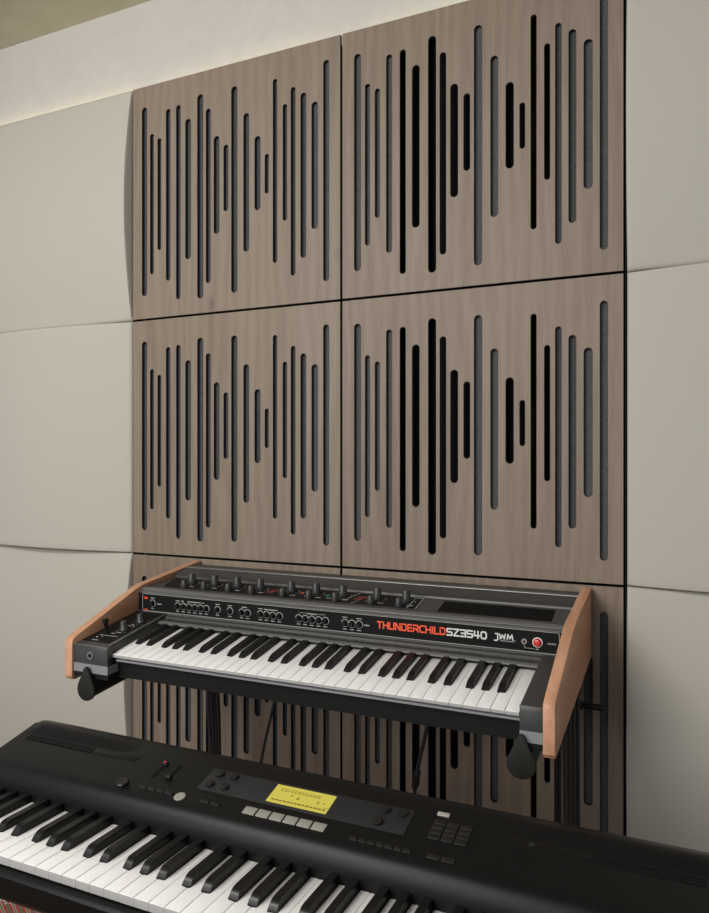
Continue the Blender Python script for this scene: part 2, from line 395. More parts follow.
# ------------------------------------------------------------------ keys
PAT = {'C': 0, 'D': 1, 'E': 2, 'F': 3, 'G': 4, 'A': 5, 'B': 6}
BOFF = {0: -.0030, 1: .0030, 3: -.0042, 4: 0, 5: .0042}     # black key after C D F G A
def keybed(root, x0, count, start, pl, d0, d1, dblk, pitch, drop, bw, bh, tip, white_tag, black_tag):
    gap = .0005
    for i in range(count):
        k = (start+i) % 7; a = x0+i*pitch+gap; b = x0+(i+1)*pitch-gap
        L = a; R = b; sp = dblk-.0012
        if k in BOFF and i < count-1: R = x0+(i+1)*pitch+BOFF[k]-bw/2-.0008
        kp = (k-1) % 7
        if kp in BOFF and i > 0: L = x0+i*pitch+BOFF[kp]+bw/2+.0008
        out = [(a, d0), (b, d0), (b, sp), (R, sp), (R, d1), (L, d1), (L, sp), (a, sp)]
        cl = []
        for p in out:
            if not cl or (abs(p[0]-cl[-1][0])+abs(p[1]-cl[-1][1])) > 1e-6: cl.append(p)
        bm = bmesh.new()
        top = [bm.verts.new(V(x, d, pl(d))) for x, d in cl]; bot = [bm.verts.new(V(x, d, pl(d)-drop)) for x, d in cl]
        f = bm.faces.new(top); bm.faces.new(list(reversed(bot))); n = len(cl)
        fr = None
        for q in range(n):
            ff = bm.faces.new((top[q], bot[q], bot[(q+1) % n], top[(q+1) % n]))
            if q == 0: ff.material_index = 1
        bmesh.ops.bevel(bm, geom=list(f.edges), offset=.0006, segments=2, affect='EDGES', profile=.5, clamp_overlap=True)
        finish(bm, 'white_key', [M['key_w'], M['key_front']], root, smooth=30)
    for i in range(count-1):
        k = (start+i) % 7
        if k not in BOFF: continue
        c = x0+(i+1)*pitch+BOFF[k]; w0 = bw/2; w1 = w0*.74
        prof = [(dblk, -.004, 1.0), (dblk, .0008, 1.0), (dblk+tip*.30, bh*.55, .91), (dblk+tip*.62, bh*.86, .86), (dblk+tip, bh*.985, .83), (dblk+tip*1.5, bh, .82), (d1, bh, .82)]
        bm = bmesh.new(); Lr = []; Rr = []; Lb = []; Rb = []
        for d, h, s in prof:
            Lr.append(bm.verts.new(V(c-w0*s, d, pl(d)+h))); Rr.append(bm.verts.new(V(c+w0*s, d, pl(d)+h)))
            Lb.append(bm.verts.new(V(c-w0, d, pl(d)-.004))); Rb.append(bm.verts.new(V(c+w0, d, pl(d)-.004)))
        n = len(prof)
        for q in range(n-1):
            bm.faces.new((Lr[q], Lr[q+1], Rr[q+1], Rr[q]))
            bm.faces.new((Lb[q], Lb[q+1], Lr[q+1], Lr[q])); bm.faces.new((Rr[q], Rr[q+1], Rb[q+1], Rb[q]))
            bm.faces.new((Rb[q], Rb[q+1], Lb[q+1], Lb[q]))
        bm.faces.new((Lr[-1], Lb[-1], Rb[-1], Rr[-1]))
        bmesh.ops.remove_doubles(bm, verts=bm.verts, dist=1e-6)
        ed = [e for e in bm.edges if all(v in set(Lr[2:]) for v in e.verts) or all(v in set(Rr[2:]) for v in e.verts)] if False else []
        finish(bm, 'black_key', M['key_b'], root, smooth=40)

# ------------------------------------------------------------------ synthesizer
XL0, XL1, XR1, XR0 = -1.2112, -1.1915, -.2135, -.1947
CB = lambda d: -.4575+.108*(d-1.17)          # underside of the case
syn = empty('synthesizer', V(-.703, 1.38, CB(1.38)), 'vintage-style synthesizer with orange wooden side panels on a wall stand', 'synthesizer')
# wooden cheeks
def cheek(x0, x1):
    pts = [(1.165, -.458), (1.165, -.386), (1.1685, -.3795), (1.176, -.3740), (1.366, -.3025), (1.384, -.2975), (1.609, -.2680), (1.6135, -.2725), (1.6135, -.412), (1.176, -.4655), (1.170, -.4645)]
    return prism(pts, x0, x1, cap_bev=.0014, seg=2)
finish(cheek(XL0, XL1), 'side_panel', M['cheek'], syn, smooth=30)
finish(cheek(XR1, XR0), 'side_panel', M['cheek'], syn, smooth=30)
KP = lambda d: -.405+.177*(d-1.185)
TP = lambda d: -.3035+.07*(d-1.392)
e = .0003
XA, XB = XL1+e, XR1-e
# upper case: lip, top, rear ridge
top = [(1.3745, -.3125), (1.3765, -.3105), (1.380, -.3100), (1.3815, -.3085), (1.384, -.3062), (1.388, -.3042), (1.392, TP(1.392)), (1.500, TP(1.500)),
       (1.501, -.2920), (1.505, -.2893), (1.512, -.2868), (1.525, -.2835), (1.540, -.2798), (1.5475, -.2775), (1.551, -.2760), (1.556, -.2762), (1.592, -.2755), (1.598, -.279), (1.598, CB(1.598)+.002), (1.40, CB(1.40)+.002), (1.3745, -.42)]
finish(prism(top, XA, XB), 'case', M['case'], syn, smooth=28)
bm = bmesh.new()
add_prism(bm, [(1.5462, -.2795), (1.5470, -.2765), (1.5505, -.2750), (1.5545, -.2752), (1.5548, -.2762), (1.5505, -.2768)], XA, XB)
add_prism(bm, [(1.3780, -.3093), (1.3795, -.3068), (1.3845, -.3042), (1.3885, -.3028), (1.3892, -.3042), (1.384, -.3075)], XA, XB)
add_prism(bm, [(1.3712, -.3140), (1.3712, -.3118), (1.3760, -.3098), (1.3775, -.3112)], XA, XB)
add_prism(bm, [(1.3690, -.3552), (1.3712, -.3548), (1.3712, -.3578), (1.3660, -.3592), (1.3650, -.3575)], XA, XB)
finish(bm, 'edge_bead_highlight', M['case_highlight'], syn, smooth=40)  # beads of the case, coloured lighter in place of their reflections
# fascia + shelf below it
finish(prism([(1.3712, -.3135), (1.3742, -.3125), (1.3742, -.3560), (1.3712, -.3555)], XA, XB), 'control_fascia', M['fascia'], syn, smooth=0)
finish(prism([(1.374, -.3560), (1.366, -.3580), (1.360, -.3600), (1.356, -.3655), (1.350, -.3660), (1.342, -.3668), (1.3350, -.3690), (1.3335, -.3745), (1.342, -.376), (1.374, -.376)], XA, XB), 'shelf', M['case'], syn, smooth=30)
bm = bmesh.new()
x = XA+.02
while x < XB-.02:
    w = random.choice((.012, .02, .03)); add_box(bm, x, x+w, 1.3530, 1.3565, EYE-.3660, EYE-.3640, .0006, 1); x += w+random.choice((.003, .006))
finish(bm, 'ribbed_bead', M['case'], syn, smooth=40)
bm = bmesh.new(); add_prism(bm, [(1.3325, -.3722), (1.3328, -.3690), (1.3350, -.3670), (1.3400, -.3658), (1.3406, -.3672), (1.3360, -.3692), (1.3345, -.3725)], -1.112, XB-.008)
finish(bm, 'shelf_bead_highlight', M['case_highlight'], syn, smooth=40)  # shelf bead with its highlight put into the colour
# end blocks beside the keys
BP = lambda d: -.3895+.170*(d-1.168)
def block(x0, x1, nm, f=0):
    pts = [(1.170+f, -.4270), (1.169+f, -.3945+.17*f), (1.1705+f, -.3905+.17*f), (1.175+f, BP(1.175+f))] + [(1.352, BP(1.352)), (1.3738, BP(1.37)), (1.3738, -.4270)]
    finish(prism(pts, x0, x1, cap_bev=.0012, seg=2), nm, M['case'], syn, smooth=30)
    x1 = -1.0985 if x1 < -.7 else x1
    finish(prism([(1.1695+f, -.4455), (1.1695+f, -.4275), (1.2015, -.4275), (1.2015, -.4445)], x0, x1, cap_bev=.0008, seg=1), 'grey_strip', M['strip'], syn, smooth=30)
    finish(prism([(1.1715+f, -.4565), (1.1715+f, -.4460), (1.2015, -.4446), (1.2015, CB(1.2015)-.001)], x0, x1), 'block_foot', M['black'], syn, smooth=30)
KX0 = -1.1022; KX1 = KX0+36*.02356
block(XA, -1.1035, 'left_block')
finish(prism([(1.1700, -.4270), (1.1690, -.3945), (1.1705, -.3905), (1.175, BP(1.175)), (1.1838, BP(1.1838)), (1.1838, -.4270)], -1.1042, -1.0985, cap_bev=.0010, seg=2), 'block_nose', M['case'], syn, smooth=30)
block(KX1+.0035, XB, 'right_block')
# block edges, their highlights put in as a paler metal
bm = bmesh.new()
add_slab(bm, -1.1075, -1.1033, 1.181, 1.345, BP, -.0006, .0008, bev=.0004)
add_slab(bm, -1.1912, -1.0988, 1.1692, 1.1735, BP, -.0010, .0004, bev=.0005)
add_slab(bm, KX1+.0032, XB, 1.1685, 1.1735, BP, -.0010, .0005, bev=.0005)
finish(bm, 'block_edge_highlight', M['case_highlight'], syn, smooth=40)
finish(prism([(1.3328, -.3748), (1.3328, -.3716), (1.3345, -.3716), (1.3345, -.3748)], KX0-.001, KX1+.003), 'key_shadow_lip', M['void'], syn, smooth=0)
# key slip and bottom
finish(prism([(1.2040, -.4220), (1.2020, -.4240), (1.2020, -.4560), (1.2050, -.4575), (1.374, CB(1.374)), (1.374, -.4200)], -1.1032, KX1+.0032), 'key_slip', M['black'], syn, smooth=30)
finish(prism([(1.1885, -.4195), (1.1885, -.4165), (1.1905, -.4155), (1.36, -.4100), (1.36, -.4195)], -1.0930, KX1+.002), 'key_rail', M['strip'], syn, smooth=30)
finish(prism([(1.345, -.407), (1.345, -.3775), (1.3738, -.3770), (1.3738, -.407)], KX0-.002, KX1+.002), 'key_back_felt', M['black'], syn, smooth=0)
keybed(syn, KX0, 36, 0, KP, 1.1850, 1.3445, 1.2420, .02356, .0062, .0142, .0092, .015, None, None)
# left block inlay and its controls
finish(slab(-1.1885, -1.1135, 1.190, 1.362, BP, -.0005, .0006), 'inlay', M['inlay'], syn, smooth=0)
bn = Vector((0, -.168, 1)).normalized()
def knob(o, ax, r, h, parent, nm='knob', mat='knob', skirt=1.25, pointer=True):
    bm = bmesh.new()
    add_lathe(bm, [(r*skirt, 0), (r*skirt, h*.16), (r*1.04, h*.26), (r*.80, h*.93), (r*.70, h), (r*.2, h)], o, ax, 22)
    x, y, z = frame_for(ax)
    k = finish(bm, nm, M[mat], parent, smooth=40)
    return k
for (x, d) in ((-1.1350, 1.2597), (-1.1290, 1.3062)):
    knob(V(x, d, BP(d)+.0004), bn, .0088, .020, syn, 'knob')
    bm = bmesh.new()
    for k in range(9):
        t = PI*.25+k*PI*1.5/8
        p = V(x+math.cos(t)*.0165, d+math.sin(t)*.0165, BP(d+math.sin(t)*.0165)+.0007)
        add_box(bm, p.x-.0008, p.x+.0008, p.y-.0012, p.y+.0012, p.z, p.z+.0004)
    finish(bm, 'dial_marks', M['greyprint'], syn, smooth=0)
# pitch lever
x, d = -1.1660, 1.2385
lv = finish(lathe([(.0062, 0), (.0058, .003), (.0035, .0045), (.0032, .013), (.0052, .019), (.0066, .0275), (.0062, .031), (.003, .032)], V(x, d, BP(d)+.0004), (0.05, -.15, 1), 18), 'pitch_lever', M['black'], syn)
bm = bmesh.new()
add_slab(bm, -1.171, -1.122, 1.2235, 1.2250, BP, .0005, .0010)
for (u0, u1, dd) in ((-1.168, -1.150, 1.197), (-1.150, -1.140, 1.236), (-1.143, -1.128, 1.243), (-1.147, -1.125, 1.281), (-1.14, -1.132, 1.288), (-1.160, -1.156, 1.216), (-1.152, -1.139, 1.325)):
    add_slab(bm, u0, u1, dd, dd+.0022, BP, .0005, .0010)
finish(bm, 'printed_marks', M['greyprint'], syn, smooth=0)
finish(lathe([(.0016, 0), (.0016, .001), (.001, .0014)], V(-1.166, 1.211, BP(1.211)+.0005), bn, 10), 'indicator', M['white'], syn)
# jack socket on the block front
bm = bmesh.new(); add_ring(bm, V(-1.1440, 1.1694, -.4090), (0, -1, 0), .0044, .0082, .0022, n=22)
jk = finish(bm, 'jack_socket', M['metal'], syn, smooth=40)
finish(lathe([(.0046, 0), (.0046, .0006)], V(-1.1440, 1.1692, -.4090), (0, -1, 0), 18), 'jack_hole', M['void'], jk)

# top panel inlay, knobs
bm = bmesh.new()
P = [(-1.150, 1.4075), (-.5090, 1.4075), (-.5200, 1.4915), (-1.1780, 1.4915)]
add_hull8(bm, [V(px_, d_, TP(d_)-.0004) for px_, d_ in P]+[V(px_, d_, TP(d_)+.0006) for px_, d_ in P])
finish(bm, 'top_inlay', M['inlay'], syn, smooth=0)
tn = Vector((0, -.07, 1)).normalized()
TALL = [-1.0979, -1.0318, -.9677, -.9050, -.8229, -.7597, -.6940, -.6123, -.5462]
SHORT = [-1.0942, -1.0375, -.9702, -.9085, -.8267, -.7610, -.6970, -.6140, -.5511]
for x in TALL: knob(V(x-.003, 1.456, TP(1.456)+.0005), tn, .0098, .0245, syn, 'knob', skirt=1.12)
for x in SHORT: knob(V(x, 1.4165, TP(1.4165)+.0005), tn, .0078, .0170, syn, 'knob', skirt=1.05)
bm = bmesh.new()
for i, x in enumerate(TALL):
    for k in range(11):
        t = -PI*.30+k*PI*1.6/10
        cx, cd = x-.003+math.cos(t+PI*.0)*.0195, 1.456-math.sin(t)*.0175
        if cd > 1.475: continue
        add_slab(bm, cx-.0009, cx+.0009, cd-.0012, cd+.0012, TP, .0006, .0010)
    add_slab(bm, x+.008, x+.022, 1.4262, 1.4292, TP, .0006, .0010)
    add_slab(bm, x-.020, x-.004, 1.4300, 1.4330, TP, .0006, .0010)
finish(bm, 'printed_marks', M['greyprint'], syn, smooth=0)
def line_on(bm, a, b, w, pl, h0=.0006, h1=.0011):
    (x0, d0), (x1, d1) = a, b; dx, dd = x1-x0, d1-d0; l = math.hypot(dx, dd); nx, nd = -dd/l*w/2, dx/l*w/2
    q = [(x0-nx, d0-nd), (x1-nx, d1-nd), (x1+nx, d1+nd), (x0+nx, d0+nd)]
    add_hull8(bm, [V(x, d, pl(d)+h0) for x, d in q]+[V(x, d, pl(d)+h1) for x, d in q])
def pl_(a, b, w):
    bm = bmesh.new(); line_on(bm, a, b, w, TP); finish(bm, 'printed_line', M['greyprint'], syn, smooth=0)
for a_, b_, w_ in (((-.5300, 1.409), (-.5400, 1.4895), .0022), ((-.5120, 1.409), (-.5215, 1.4895), .0022), ((-.5400, 1.4895), (-.5215, 1.4895), .0018), ((-.6560, 1.409), (-.6480, 1.431), .0018),
                   ((-.6760, 1.4300), (-.6760, 1.4650), .0018), ((-.6760, 1.4650), (-.6700, 1.4880), .0018), ((-.7250, 1.4300), (-.6760, 1.4300), .0018)): pl_(a_, b_, w_)
for (x0, x1, d0, d1) in ((-.880, -.862, 1.432, 1.446), (-.876, -.850, 1.448, 1.458), (-.664, -.644, 1.437, 1.449), (-.660, -.636, 1.452, 1.466)):
    finish(slab(x0, x1, d0, d1, TP, .0006, .0012), 'red_print', M['dullred'], syn, smooth=0)
finish(slab(-.7985, -.7925, 1.448, 1.458, TP, .0006, .0012), 'red_mark', M['orange'], syn, smooth=0)
bm = bmesh.new(); P = [(-.737, 1.446), (-.725, 1.446), (-.731, 1.460), (-.7312, 1.460)]
add_hull8(bm, [V(a_, b_, TP(b_)+.0006) for a_, b_ in P]+[V(a_, b_, TP(b_)+.0012) for a_, b_ in P])
finish(bm, 'green_mark', M['green'], syn, smooth=0)
# vent grille
bm = bmesh.new()
P = [(-.4650, 1.4055), (-.2410, 1.4055), (-.2470, 1.4860), (-.4740, 1.4860)]
add_hull8(bm, [V(a_, b_, TP(b_)-.0004) for a_, b_ in P]+[V(a_, b_, TP(b_)+.0005) for a_, b_ in P])
vg = finish(bm, 'vent_grille', M['void'], syn, smooth=0)
bm = bmesh.new()
for k in range(6):
    d = 1.414+k*.0132; f = (d-1.4055)/.0805
    add_slab(bm, -.4645-.009*f, -.2415-.006*f, d, d+.0018, TP, .0005, .0012)
finish(bm, 'vent_rib', M['fascia'], vg, smooth=0)

# fascia print, small knobs, lettering
FD = 1.3712; fn = Vector((0, -1, 0)); ux = Vector((1, 0, 0)); uz = Vector((0, 0, 1))
def fmark(bm, x0, x1, z0, z1, th=.0005): add_box(bm, x0, x1, FD-th, FD+.0002, EYE+z0, EYE+z1)
bm = bmesh.new(); fw = .0011
def rrect_line(bm, x0, x1, z0, z1, r, w):
    pts = []
    for cx, cz, a in ((x1-r, z1-r, 0), (x0+r, z1-r, PI/2), (x0+r, z0+r, PI), (x1-r, z0+r, 1.5*PI)):
        for k in range(5): t = a+k*PI/8; pts.append((cx+r*math.cos(t), cz+r*math.sin(t), math.cos(t), math.sin(t)))
    n = len(pts); L = []
    for x, z, nx, nz in pts:
        L.append([bm.verts.new(V(x, FD+.0002, z)), bm.verts.new(V(x, FD-.0005, z)), bm.verts.new(V(x-nx*w, FD-.0005, z-nz*w)), bm.verts.new(V(x-nx*w, FD+.0002, z-nz*w))])
    for k in range(n):
        A, B = L[k], L[(k+1) % n]
        for i in range(4): bm.faces.new((A[i], A[(i+1) % 4], B[(i+1) % 4], B[i]))
rrect_line(bm, -1.1800, -.2205, -.3548, -.3142, .005, fw)
finish(bm, 'fascia_outline', M['greyprint'], syn, smooth=0)
RINGS = [(-1.1500, -.3355), (-1.0775, -.3362), (-1.0615, -.3362), (-1.0455, -.3362), (-1.0295, -.3362), (-1.0135, -.3362), (-.9977, -.3358), (-.9673, -.3355), (-.9345, -.3355), (-.9033, -.3358), (-.8880, -.3360),
         (-.8552, -.3355), (-.8400, -.3355), (-.8240, -.3358), (-.8075, -.3358), (-.7603, -.3360), (-.7449, -.3360), (-.7290, -.3360), (-.7130, -.3360), (-.6971, -.3358), (-.6521, -.3360), (-.6360, -.3361), (-.6200, -.3362)]
for i, (x, z) in enumerate(RINGS):
    ck = finish(lathe([(.0062, 0), (.0062, .003), (.0056, .0045), (.0050, .009), (.0042, .0098), (.001, .0098)], V(x, FD, z), fn, 18), 'control_knob', M['black'], syn)
    bm = bmesh.new(); add_ring(bm, V(x, FD+.0001, z), fn, .0070, .0085, .0005+.0001*(i % 2), 0, 2*PI, 24)
    finish(bm, 'dial_ring', M['greyprint'], ck, smooth=0)
bm = bmesh.new()
for i, (x, z) in enumerate(RINGS):
    fmark(bm, x-.0045, x+.0045, z-.0130, z-.0112)
    if i in (7, 8, 11, 20, 22, 1, 0): fmark(bm, x-.006, x+.006, z+.0110, z+.0126)
for (x0, x1) in ((-1.068, -1.060), (-1.050, -1.013), (-1.010, -1.004), (-.903, -.890), (-.846, -.812), (-.742, -.716)): fmark(bm, x0, x1, -.3252, -.3232)
for (x0, x1, z) in ((-.760, -.745, -.3240), (-.714, -.698, -.3240)): fmark(bm, x0, x1, z, z+.0008)
for (x0, x1) in ((-1.137, -1.124), (-.609, -.597)): fmark(bm, x0, x1, -.3375, -.3352)
finish(bm, 'printed_marks', M['greyprint'], syn, smooth=0)
bm = bmesh.new()
fmark(bm, -1.1745, -1.1640, -.3268, -.3222, .0012); fmark(bm, -1.1745, -1.1640, -.3520, -.3497, .0012)
finish(bm, 'orange_window', M['window'], syn, smooth=0)
def letters(text, x0, x1, z, h, w, mat, nm, th=.0005):
    bm = bmesh.new(); add_strokes(bm, text, V(x0+w/2, FD+.0001, z+w/2), ux, uz, fn, h-w, w, x1-x0-w, th)
    return finish(bm, nm, M[mat], syn, smooth=0)
letters('THUNDERCHILD', -.5806, -.4362, -.3400, .0150, .0028, 'orange', 'lettering')
letters('SZ3540', -.4348, -.3549, -.3400, .0150, .0028, 'white', 'lettering')
bm = bmesh.new()
add_strokes(bm, 'JWM', V(-.3405, FD+.0001, -.3355), ux, uz, fn, .0088, .0022, .0345, .0005)
finish(bm, 'logo', M['white'], syn, smooth=0)
bm = bmesh.new(); fmark(bm, -.3290, -.3040, -.3398, -.3384); fmark(bm, -.3345, -.3300, -.3372, -.3364); fmark(bm, -.3060, -.3000, -.3372, -.3364)
finish(bm, 'logo_underline', M['greyprint'], syn, smooth=0)
letters('POWER', -.2425, -.2270, -.3375, .0030, .0006, 'greyprint', 'lettering')
letters('ON', -.2640, -.2585, -.3495, .0028, .0006, 'greyprint', 'lettering')
bm = bmesh.new(); add_ring(bm, V(-.2850, FD+.0001, -.3360), fn, .0032, .0050, .0009)
fmark(bm, -.2854, -.2846, -.3455, -.3410); fmark(bm, -.2850, -.2670, -.3482, -.3474)
add_hull8(bm, [V(-.2854, FD+.0002, -.3455), V(-.2846, FD+.0002, -.3452), V(-.2810, FD+.0002, -.3474), V(-.2815, FD+.0002, -.3482), V(-.2854, FD-.0005, -.3455), V(-.2846, FD-.0005, -.3452), V(-.2810, FD-.0005, -.3474), V(-.2815, FD-.0005, -.3482)])
finish(bm, 'lamp_ring', M['greyprint'], syn, smooth=0)
finish(lathe([(.0031, 0), (.0030, .0015), (.002, .0024), (.0004, .0027)], V(-.2850, FD, -.3360), fn, 16), 'power_lamp', M['dullred'], syn)
bm = bmesh.new(); add_ring(bm, V(-.2605, FD+.0001, -.3355), fn, .0076, .0094, .0012)
finish(bm, 'button_ring', M['white'], syn, smooth=40)
finish(lathe([(.0074, 0), (.0072, .004), (.0058, .0062), (.003, .0070), (.0003, .0071)], V(-.2605, FD, -.3355), fn, 24), 'power_button', M['red'], syn)

# ------------------------------------------------------------------ wall stand carrying the synthesizer
def tear(cx, zt, zb, w, n=18):
    r = w/2; cz = zb+r; H = zt-cz; rt = .0050
    al = math.asin(min(1, (r-rt)/H)); pts = []
    for k in range(n+1):
        t = PI-al+(PI+2*al)*k/n; pts.append((cx+r*math.cos(t), cz+r*math.sin(t)))
    for k in range(7):
        t = al+(PI-2*al)*k/6; pts.append((cx+rt*math.cos(t), zt-rt+rt*math.sin(t)))
    return pts
def arm(cx, label):
    st = empty('keyboard_bracket', V(cx, 1.59, -.46), label, 'bracket', 'teardrop brackets under the synthesizer')
    bm = bmesh.new(); pts = tear(cx, -.4310, -.5015, .0460)
    f = [bm.verts.new(V(x, 1.1590, z)) for x, z in pts]; b = [bm.verts.new(V(x, 1.1645, z)) for x, z in pts]; n = len(pts)
    F = bm.faces.new(f); bm.faces.new(list(reversed(b)))
    for k in range(n): bm.faces.new((f[k], b[k], b[(k+1) % n], f[(k+1) % n]))
    bmesh.ops.bevel(bm, geom=list(F.edges), offset=.0012, segments=2, affect='EDGES', profile=.5, clamp_overlap=True)
    finish(bm, 'arm_end_plate', M['matte'], st, smooth=40)
    # beam: lower part of the same section, rising with the case
    bm = bmesh.new(); sec = []
    r = .0205; zc = -.4775
    for k in range(15): t = PI+PI*k/14; sec.append((cx+r*math.cos(t), zc+r*math.sin(t)))
    sec += [(cx+.0150, -.4590), (cx-.0150, -.4590)]
    f = [bm.verts.new(V(x, 1.1646, z)) for x, z in sec]; b = [bm.verts.new(V(x, 1.590, z+.108*(1.590-1.1646))) for x, z in sec]; n = len(sec)
    bm.faces.new(f); bm.faces.new(list(reversed(b)))
    for k in range(n): bm.faces.new((f[k], b[k], b[(k+1) % n], f[(k+1) % n]))
    finish(bm, 'arm', M['matte'], st, smooth=40)
    finish(box(cx-.028, cx+.028, 1.590, PD-.0004, -.500, -.420, .003), 'wall_bracket', M['matte'], st, smooth=40)
arm(-1.1480, 'black wall bracket with teardrop end under the left block of the synthesizer'); arm(-.2462, 'black wall bracket with teardrop end beside the right wooden side panel')
st = empty('tube_stand', V(-.248, 1.505, FL), 'black tube frame with rod sticking out right of the synthesizer', 'stand')
bm = bmesh.new(); add_tube(bm, [V(-.330, 1.50, -.4812), V(-.1580, 1.50, -.4812)], .0062, 16)
finish(bm, 'crossbar', M['black'], st)
for x in (-.2110,): finish(lathe([(.0085, 0), (.0092, .002), (.0092, .010), (.0080, .012)], V(x, 1.50, -.4812), (1, 0, 0), 18), 'collar', M['black'], st)
bm = bmesh.new(); add_tube(bm, [V(-.2480, 1.512, -.487), V(-.2480, 1.512, FL+.004)], .0065, 14)
finish(bm, 'post', M['black'], st)
finish(lathe([(.028, 0), (.028, .006), (.010, .010)], V(-.2480, 1.512, FL), (0, 0, 1), 24), 'post_foot', M['black'], st)

# ------------------------------------------------------------------ cables hanging from the synthesizer
def cable(pts, r, label, group=None, mat='cable', plug=None):
    P = spline([V(*p) for p in pts]); bm = bmesh.new(); add_tube(bm, P, r, 10)
    t = empty('cable', P[0], label, 'cable', group); finish(bm, 'cord', M[mat], t)
    d = (P[1]-P[0]).normalized(); bm = bmesh.new(); add_tube(bm, [P[0]-d*.001, P[0]+d*.030], r*1.55, 14)
    finish(bm, 'plug', M['black'], t)
    if plug: 
        a, b_ = Vector(V(*plug[0])), Vector(V(*plug[1])); bm = bmesh.new(); add_tube(bm, [a, a.lerp(b_, .15), a.lerp(b_, .9), b_], [r*1.2, r*1.7, r*1.7, r*1.2], 12)
        finish(bm, 'connector', M['black'], t)
for k in range(4):
    D_ = 1.440+.020*k; q = D_/1.5
    xt = (-1.090+k*.0098)*q; xb = (-1.0780+k*.0086)*q; z = lambda v: v*q
    cable([(xt+.002, D_, CB(D_)-.001), (xt, D_, z(-.52)), (xt+(xb-xt)*.45+(.002 if k % 2 else 0), D_, z(-.62)), (xb, D_, z(-.74)), (xb+.004, D_, -1.05), (xb+.006, D_, FL+.006)], .0046,
          ['black cable hanging at the left end of the bundle under the synthesizer', 'dark cable second from the left in the left cable bundle', 'brownish cable third from the left in the left cable bundle', 'dark cable at the right side of the left cable bundle'][k], 'cables of the left bundle', 'cable_brown' if k in (1, 2) else 'cable')
for k in range(4):
    D_ = 1.420+.020*k; q = D_/1.5
    xt = (-.2320+k*.0082)*q
    cable([(xt, D_, CB(D_)-.001), (xt, D_, -.53), (xt+.0005, D_, -.65), (xt+.001, D_, -.80), (xt+.002, D_, -1.05), (xt+.003, D_, FL+.006)], .0044,
          ['dark cable beside the black post below the right wooden cheek', 'brownish cable second from the left in the right cable bundle', 'brownish cable third from the left in the right cable bundle', 'black cable rightmost of the bundle under the right cheek'][k], 'cables of the right bundle', 'cable_brown' if k in (1, 2) else 'cable')
cable([(-.846, 1.47, CB(1.47)-.001), (-.8750, 1.47, -.5425), (-.9127, 1.47, -.6918), (-.936, 1.47, -.85), (-.94, 1.47, -1.1), (-.93, 1.47, FL+.006)], .0034, 'single thin black cable slanting down left below the synthesizer middle')
cable([(-.485, 1.47, CB(1.47)-.001), (-.5062, 1.47, -.5500), (-.5331, 1.47, -.6791), (-.547, 1.47, -.85), (-.55, 1.47, -1.1), (-.54, 1.47, FL+.006)], .0042, 'single thicker black cable with connector slanting down right of middle', plug=((-.5285, 1.47, -.655), (-.5365, 1.47, -.695)))

# ------------------------------------------------------------------ stage piano
PN = lambda d: -.492+.25*(d-.87)
pn = Vector((0, -.25, 1)).normalized()
A0, A1 = -1.0680, .0370
pia = empty('stage_piano', V(-.5155, .85, -.606), 'black stage piano with yellow screen and weighted keys in the foreground', 'digital piano')
prof = [(.8385, -.548), (.8392, -.5300), (.8410, -.5180), (.8440, -.5090), (.8490, -.5015), (.8560, -.4960), (.8650, -.4929), (.875, PN(.875)), (.960, PN(.960)), (.970, PN(.967)), (.980, -.4705), (.990, -.4765), (.9965, -.4850), (1.000, -.4960), (1.000, -.5960), (.990, -.6060), (.80, -.6060), (.80, -.548)]
finish(prism(prof, A0, A1, cap_bev=.0085, seg=4), 'upper_shell', M['piano'], pia, smooth=35)
finish(prism([(.6965, -.5560), (.6995, -.5525), (.7060, -.5500), (.80, -.5500), (.80, -.6060), (.735, -.6060), (.712, -.5985), (.6990, -.5830)], A0, A1, cap_bev=.004, seg=3), 'key_slip', M['piano'], pia, smooth=35)
for (a, b) in ((A0+.0005, -1.0485), (.0145, A1-.0005)):
    finish(prism([(.7040, -.5540), (.7040, -.5330), (.7080, -.5270), (.7160, -.5245), (.828, -.5245), (.8385, -.516), (.8385, -.554)], a, b, cap_bev=.003, seg=2), 'key_block', M['piano'], pia, smooth=35)
PK = lambda d: -.5358
finish(box(-1.0485, .0145, .712, .8384, -.5520, -.5480), 'key_bed', M['void'], pia, smooth=0)
keybed(pia, -1.0480, 45, 2, PK, .7073, .8380, .7530, .0236, .0112, .0132, .0115, .0145, None, None)
# end ridges with vents
def ridge(x0, x1, inner):
    base = [(.931, 0), (.936, .0020), (.942, .0040), (.948, .0054), (.954, .0060), (.961, .0050), (.970, .0014), (.972, -.001)]
    bm = bmesh.new(); n = 22; rows = []
    for i in range(n+1):
        t = i/n; x = x0+(x1-x0)*t
        dl = t*(x1-x0) if inner == 'R' else (1-t)*(x1-x0); do = (x1-x0)-dl      # dl from the outer end, do from the inner end
        k = min(1, do/.11); k = k*k*(3-2*k); q = min(1, dl/.012); k *= math.sqrt(max(0, 1-(1-q)**2))
        rows.append([bm.verts.new(V(x, d, (PN(d) if d < .966 else PN(.966))-.0006+h*k)) for d, h in base])
    for A, B in zip(rows, rows[1:]):
        for q in range(len(base)-1): bm.faces.new((A[q], A[q+1], B[q+1], B[q]))
    finish(bm, 'rear_ridge', M['piano'], pia, smooth=60)
def vents(x0, x1, nm='vent_grille'):
    v = finish(slab(x0, x1, .9160, .9305, PN, -.0002, .0003), nm, M['void'], pia, smooth=0)
    bm = bmesh.new()
    for k in range(3): add_slab(bm, x0, x1, .9188+k*.0042, .9203+k*.0042, PN, .0002, .0011)
    finish(bm, 'vent_rib', M['piano'], v, smooth=0)
ridge(-1.0610, -.8000, 'R'); ridge(-.2300, .0300, 'L')
vents(-1.0450, -.8970); vents(-.1090, .0140)
